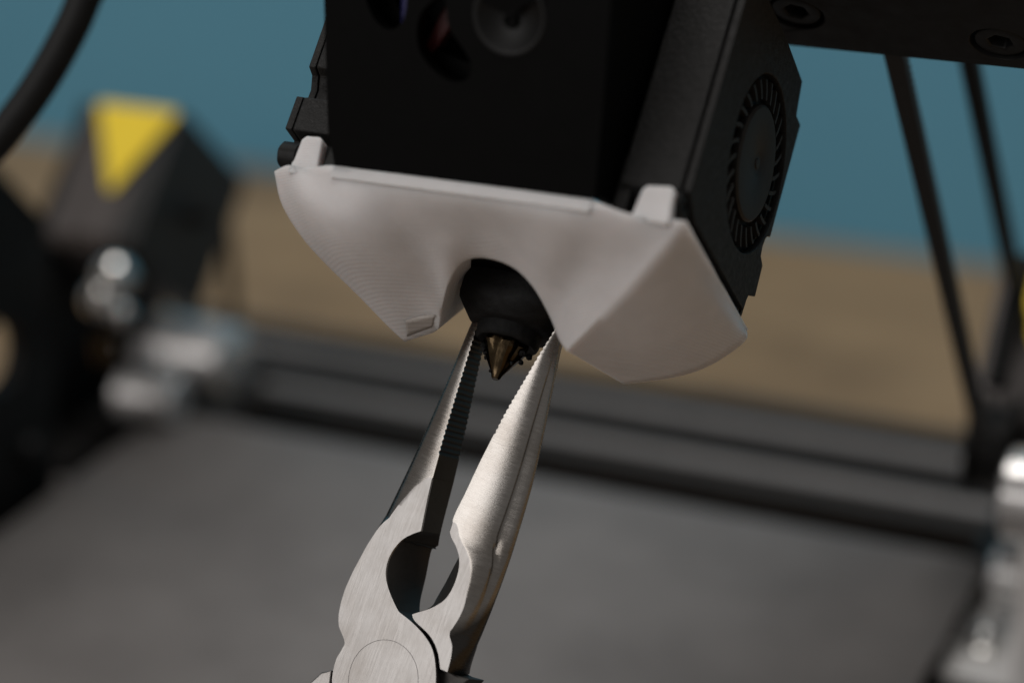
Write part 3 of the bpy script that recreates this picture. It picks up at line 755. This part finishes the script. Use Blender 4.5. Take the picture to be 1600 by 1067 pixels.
def jaw(name, fi, fb, fo, v0, v1, sgn, te_tab, groove, teeth, lap):
    """loft along v; section: flat grip face at u_in, half-ellipse outside, ground flat cheeks at +-tf"""
    NV = int((v1 - v0) / .11); N1, N2 = 7, 36; NP = 2 * N1 + N2
    vs, fs, wide = [], [], []
    e = 1.0 if groove else .86
    for i in range(NV + 1):
        v = v0 + (v1 - v0) * i / NV
        u1, u2, uo = fi(v), fb(v), fo(v)
        te, tf = interp(te_tab, v), interp(TF, v)
        tb = tf if not lap else interp([(-47, -.2), (-45.2, tf)], v)
        tk = 0.0
        if teeth[0] < v < teeth[1]:
            tk = sgn * .34 * abs(((v / .85) % 1) - .35)
        if v > v1 - 1.2:
            k = (v - (v1 - 1.2)) / 1.2; te *= math.sqrt(max(.04, 1 - k * k * .9)); uo = uo + (u1 - uo) * .35 * k * k
        af = math.pi / 2 - .02 if te <= tf else min(math.pi / 2 - .02, math.asin((tf / te) ** (1 / e)))
        ab = math.pi / 2 - .02 if te <= tb else min(math.pi / 2 - .02, math.asin((max(tb, .02) / te) ** (1 / e)))
        g = 0
        if groove: g = interp([(-60, 0), (-45, 0), (-40, .35), (-30, 1), (-5, .8), (3, .3), (6, 0)], v)
        def pt(a, ui):
            c, s_ = math.cos(a), math.sin(a)
            rr = 1 - .15 * g * math.exp(-((a - .46) / .14) ** 2)
            return (ui + (uo - ui) * rr * abs(c) ** e + tk * (1 - c) ** 6, v, te * rr * math.copysign(abs(s_) ** e, s_))
        pf = pt(af, u1); pb = pt(-ab, u2)
        wf = min(tf, te); wb_ = -tb if te > tb else -te
        for p in range(N1):
            t = p / N1
            if p == 0: vs.append((u1 + tk, v, wf - .2))
            elif p == 1: vs.append((u1 + tk + sgn * .16 * min(1, abs(pf[0] - u1)), v, wf))
            else: vs.append((u1 + tk * (1 - t) + (pf[0] - u1) * t, v, wf + (pf[2] - wf) * t * t))
        for p in range(N2):
            a = af + (-ab - af) * p / (N2 - 1)
            vs.append(pt(a, u1 if a > 0 else u2) if -ab < 0 or p < N2 - 1 else pb)
        for p in range(N1):
            t = 1 - (p + 1) / N1; vs.append((u2 + tk * (1 - t) + (pb[0] - u2) * t, v, wb_ + (pb[2] - wb_) * t * t))
        wide.append(abs(pf[0] - u1))
    for i in range(NV):
        for p in range(NP):
            q = (p + 1) % NP
            fs.append((i * NP + p, i * NP + q, (i + 1) * NP + q, (i + 1) * NP + p))
    fs.append(tuple(range(NP))); fs.append(tuple(range(NV * NP, (NV + 1) * NP)))
    o = link(name, vs, fs, 'jaw', pliers, 26)
    me = o.data; me.materials.append(M['cheek']); me.materials.append(M['dark_steel']); me.materials.append(M['jaw_outer'])
    for k, f in enumerate(me.polygons):
        i, p = divmod(k, NP)
        if i >= NV: continue
        if 0 < p < N1 and wide[i] > .9: f.material_index = 1
        elif p == NP - 1: f.material_index = 2
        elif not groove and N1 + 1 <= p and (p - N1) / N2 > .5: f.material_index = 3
    return o
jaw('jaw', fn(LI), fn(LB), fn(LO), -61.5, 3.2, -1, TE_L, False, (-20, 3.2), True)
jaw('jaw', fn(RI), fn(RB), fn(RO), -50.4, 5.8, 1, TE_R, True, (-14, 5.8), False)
# pivot: the rear arm passing behind the round boss, rivet and handles
DC = (1.9, -55.6)
prism('rear_lap', circle(DC[0], DC[1], 9.4, 60), [], -3.65, .0, 2, 'dark_steel', pliers, .3)
prism('rivet', circle(DC[0] - .2, DC[1], 6.2, 64), [circle(DC[0] - .2, DC[1], 6.13, 64)], 3.60, 3.765, 2, 'motor', pliers, 0)
prism('shoulder', [(9.0, -51.5), (10.6, -50.45), (12.4, -50.6), (14.6, -50.3), (12.8, -53.6), (11.6, -58), (8, -60)], [], -3.75, 1.6, 2, 'dark_steel', pliers, .3)
def handle(pts, mat_tip, r0, r1, zoff):
    P = catmull(pts, 40); vs, fs = [], []; m = 16
    for i, p in enumerate(P):
        t = (P[min(i + 1, 39)] - P[max(i - 1, 0)]).normalized(); s = t.cross(Vector((0, 0, 1))).normalized(); u = s.cross(t)
        r = r0 + (r1 - r0) * min(1, i / 8)
        for k in range(m):
            a = 2 * math.pi * k / m
            vs.append(tuple(p + s * (r * math.cos(a)) + u * (r * .8 * math.sin(a))))
    for i in range(39):
        for k in range(m): fs.append((i * m + k, i * m + (k + 1) % m, (i + 1) * m + (k + 1) % m, (i + 1) * m + k))
    fs.append(tuple(range(m))); fs.append(tuple(range(39 * m, 40 * m)))
    return link('handle', vs, fs, mat_tip, pliers)
handle([(9, -61, 1.5), (13, -70, 6), (18, -82, 16), (20, -96, 30)], 'grip', 4.2, 5.5, 0)
handle([(-6.5, -63.5, -1), (-10, -71, 5), (-15, -83, 15), (-17, -97, 29)], 'grip', 4.2, 5.5, 0)
prism('lever_edge', [(-9.2, -58.6), (-7.6, -57.6), (-6.9, -60), (-5, -64), (-9, -64.5), (-10.6, -61)], [], -2.5, 3.6, 2, 'cheek', pliers, .25)

# ------------------------------------------------------------------ cable in the top left corner
CAB = [(-93, 55, 276), (-96.92, 49.98, 267.66), (-100.49, 44.88, 260.32), (-102.3, 41.16, 254.0), (-105.4, 36.1, 246.12), (-109, 31.21, 239.31), (-113.4, 26.29, 233.05), (-121, 19.4, 226.2), (-133, 12, 221)]
base = Vector(CAB[3])
cb = tube('power_cable', [tuple(Vector(p) - base) for p in CAB], 3.15, 'cable', None, 70, 24)
cb.location = base * MM
tag(cb, 'thick black cable curving through the top left corner', 'cable')
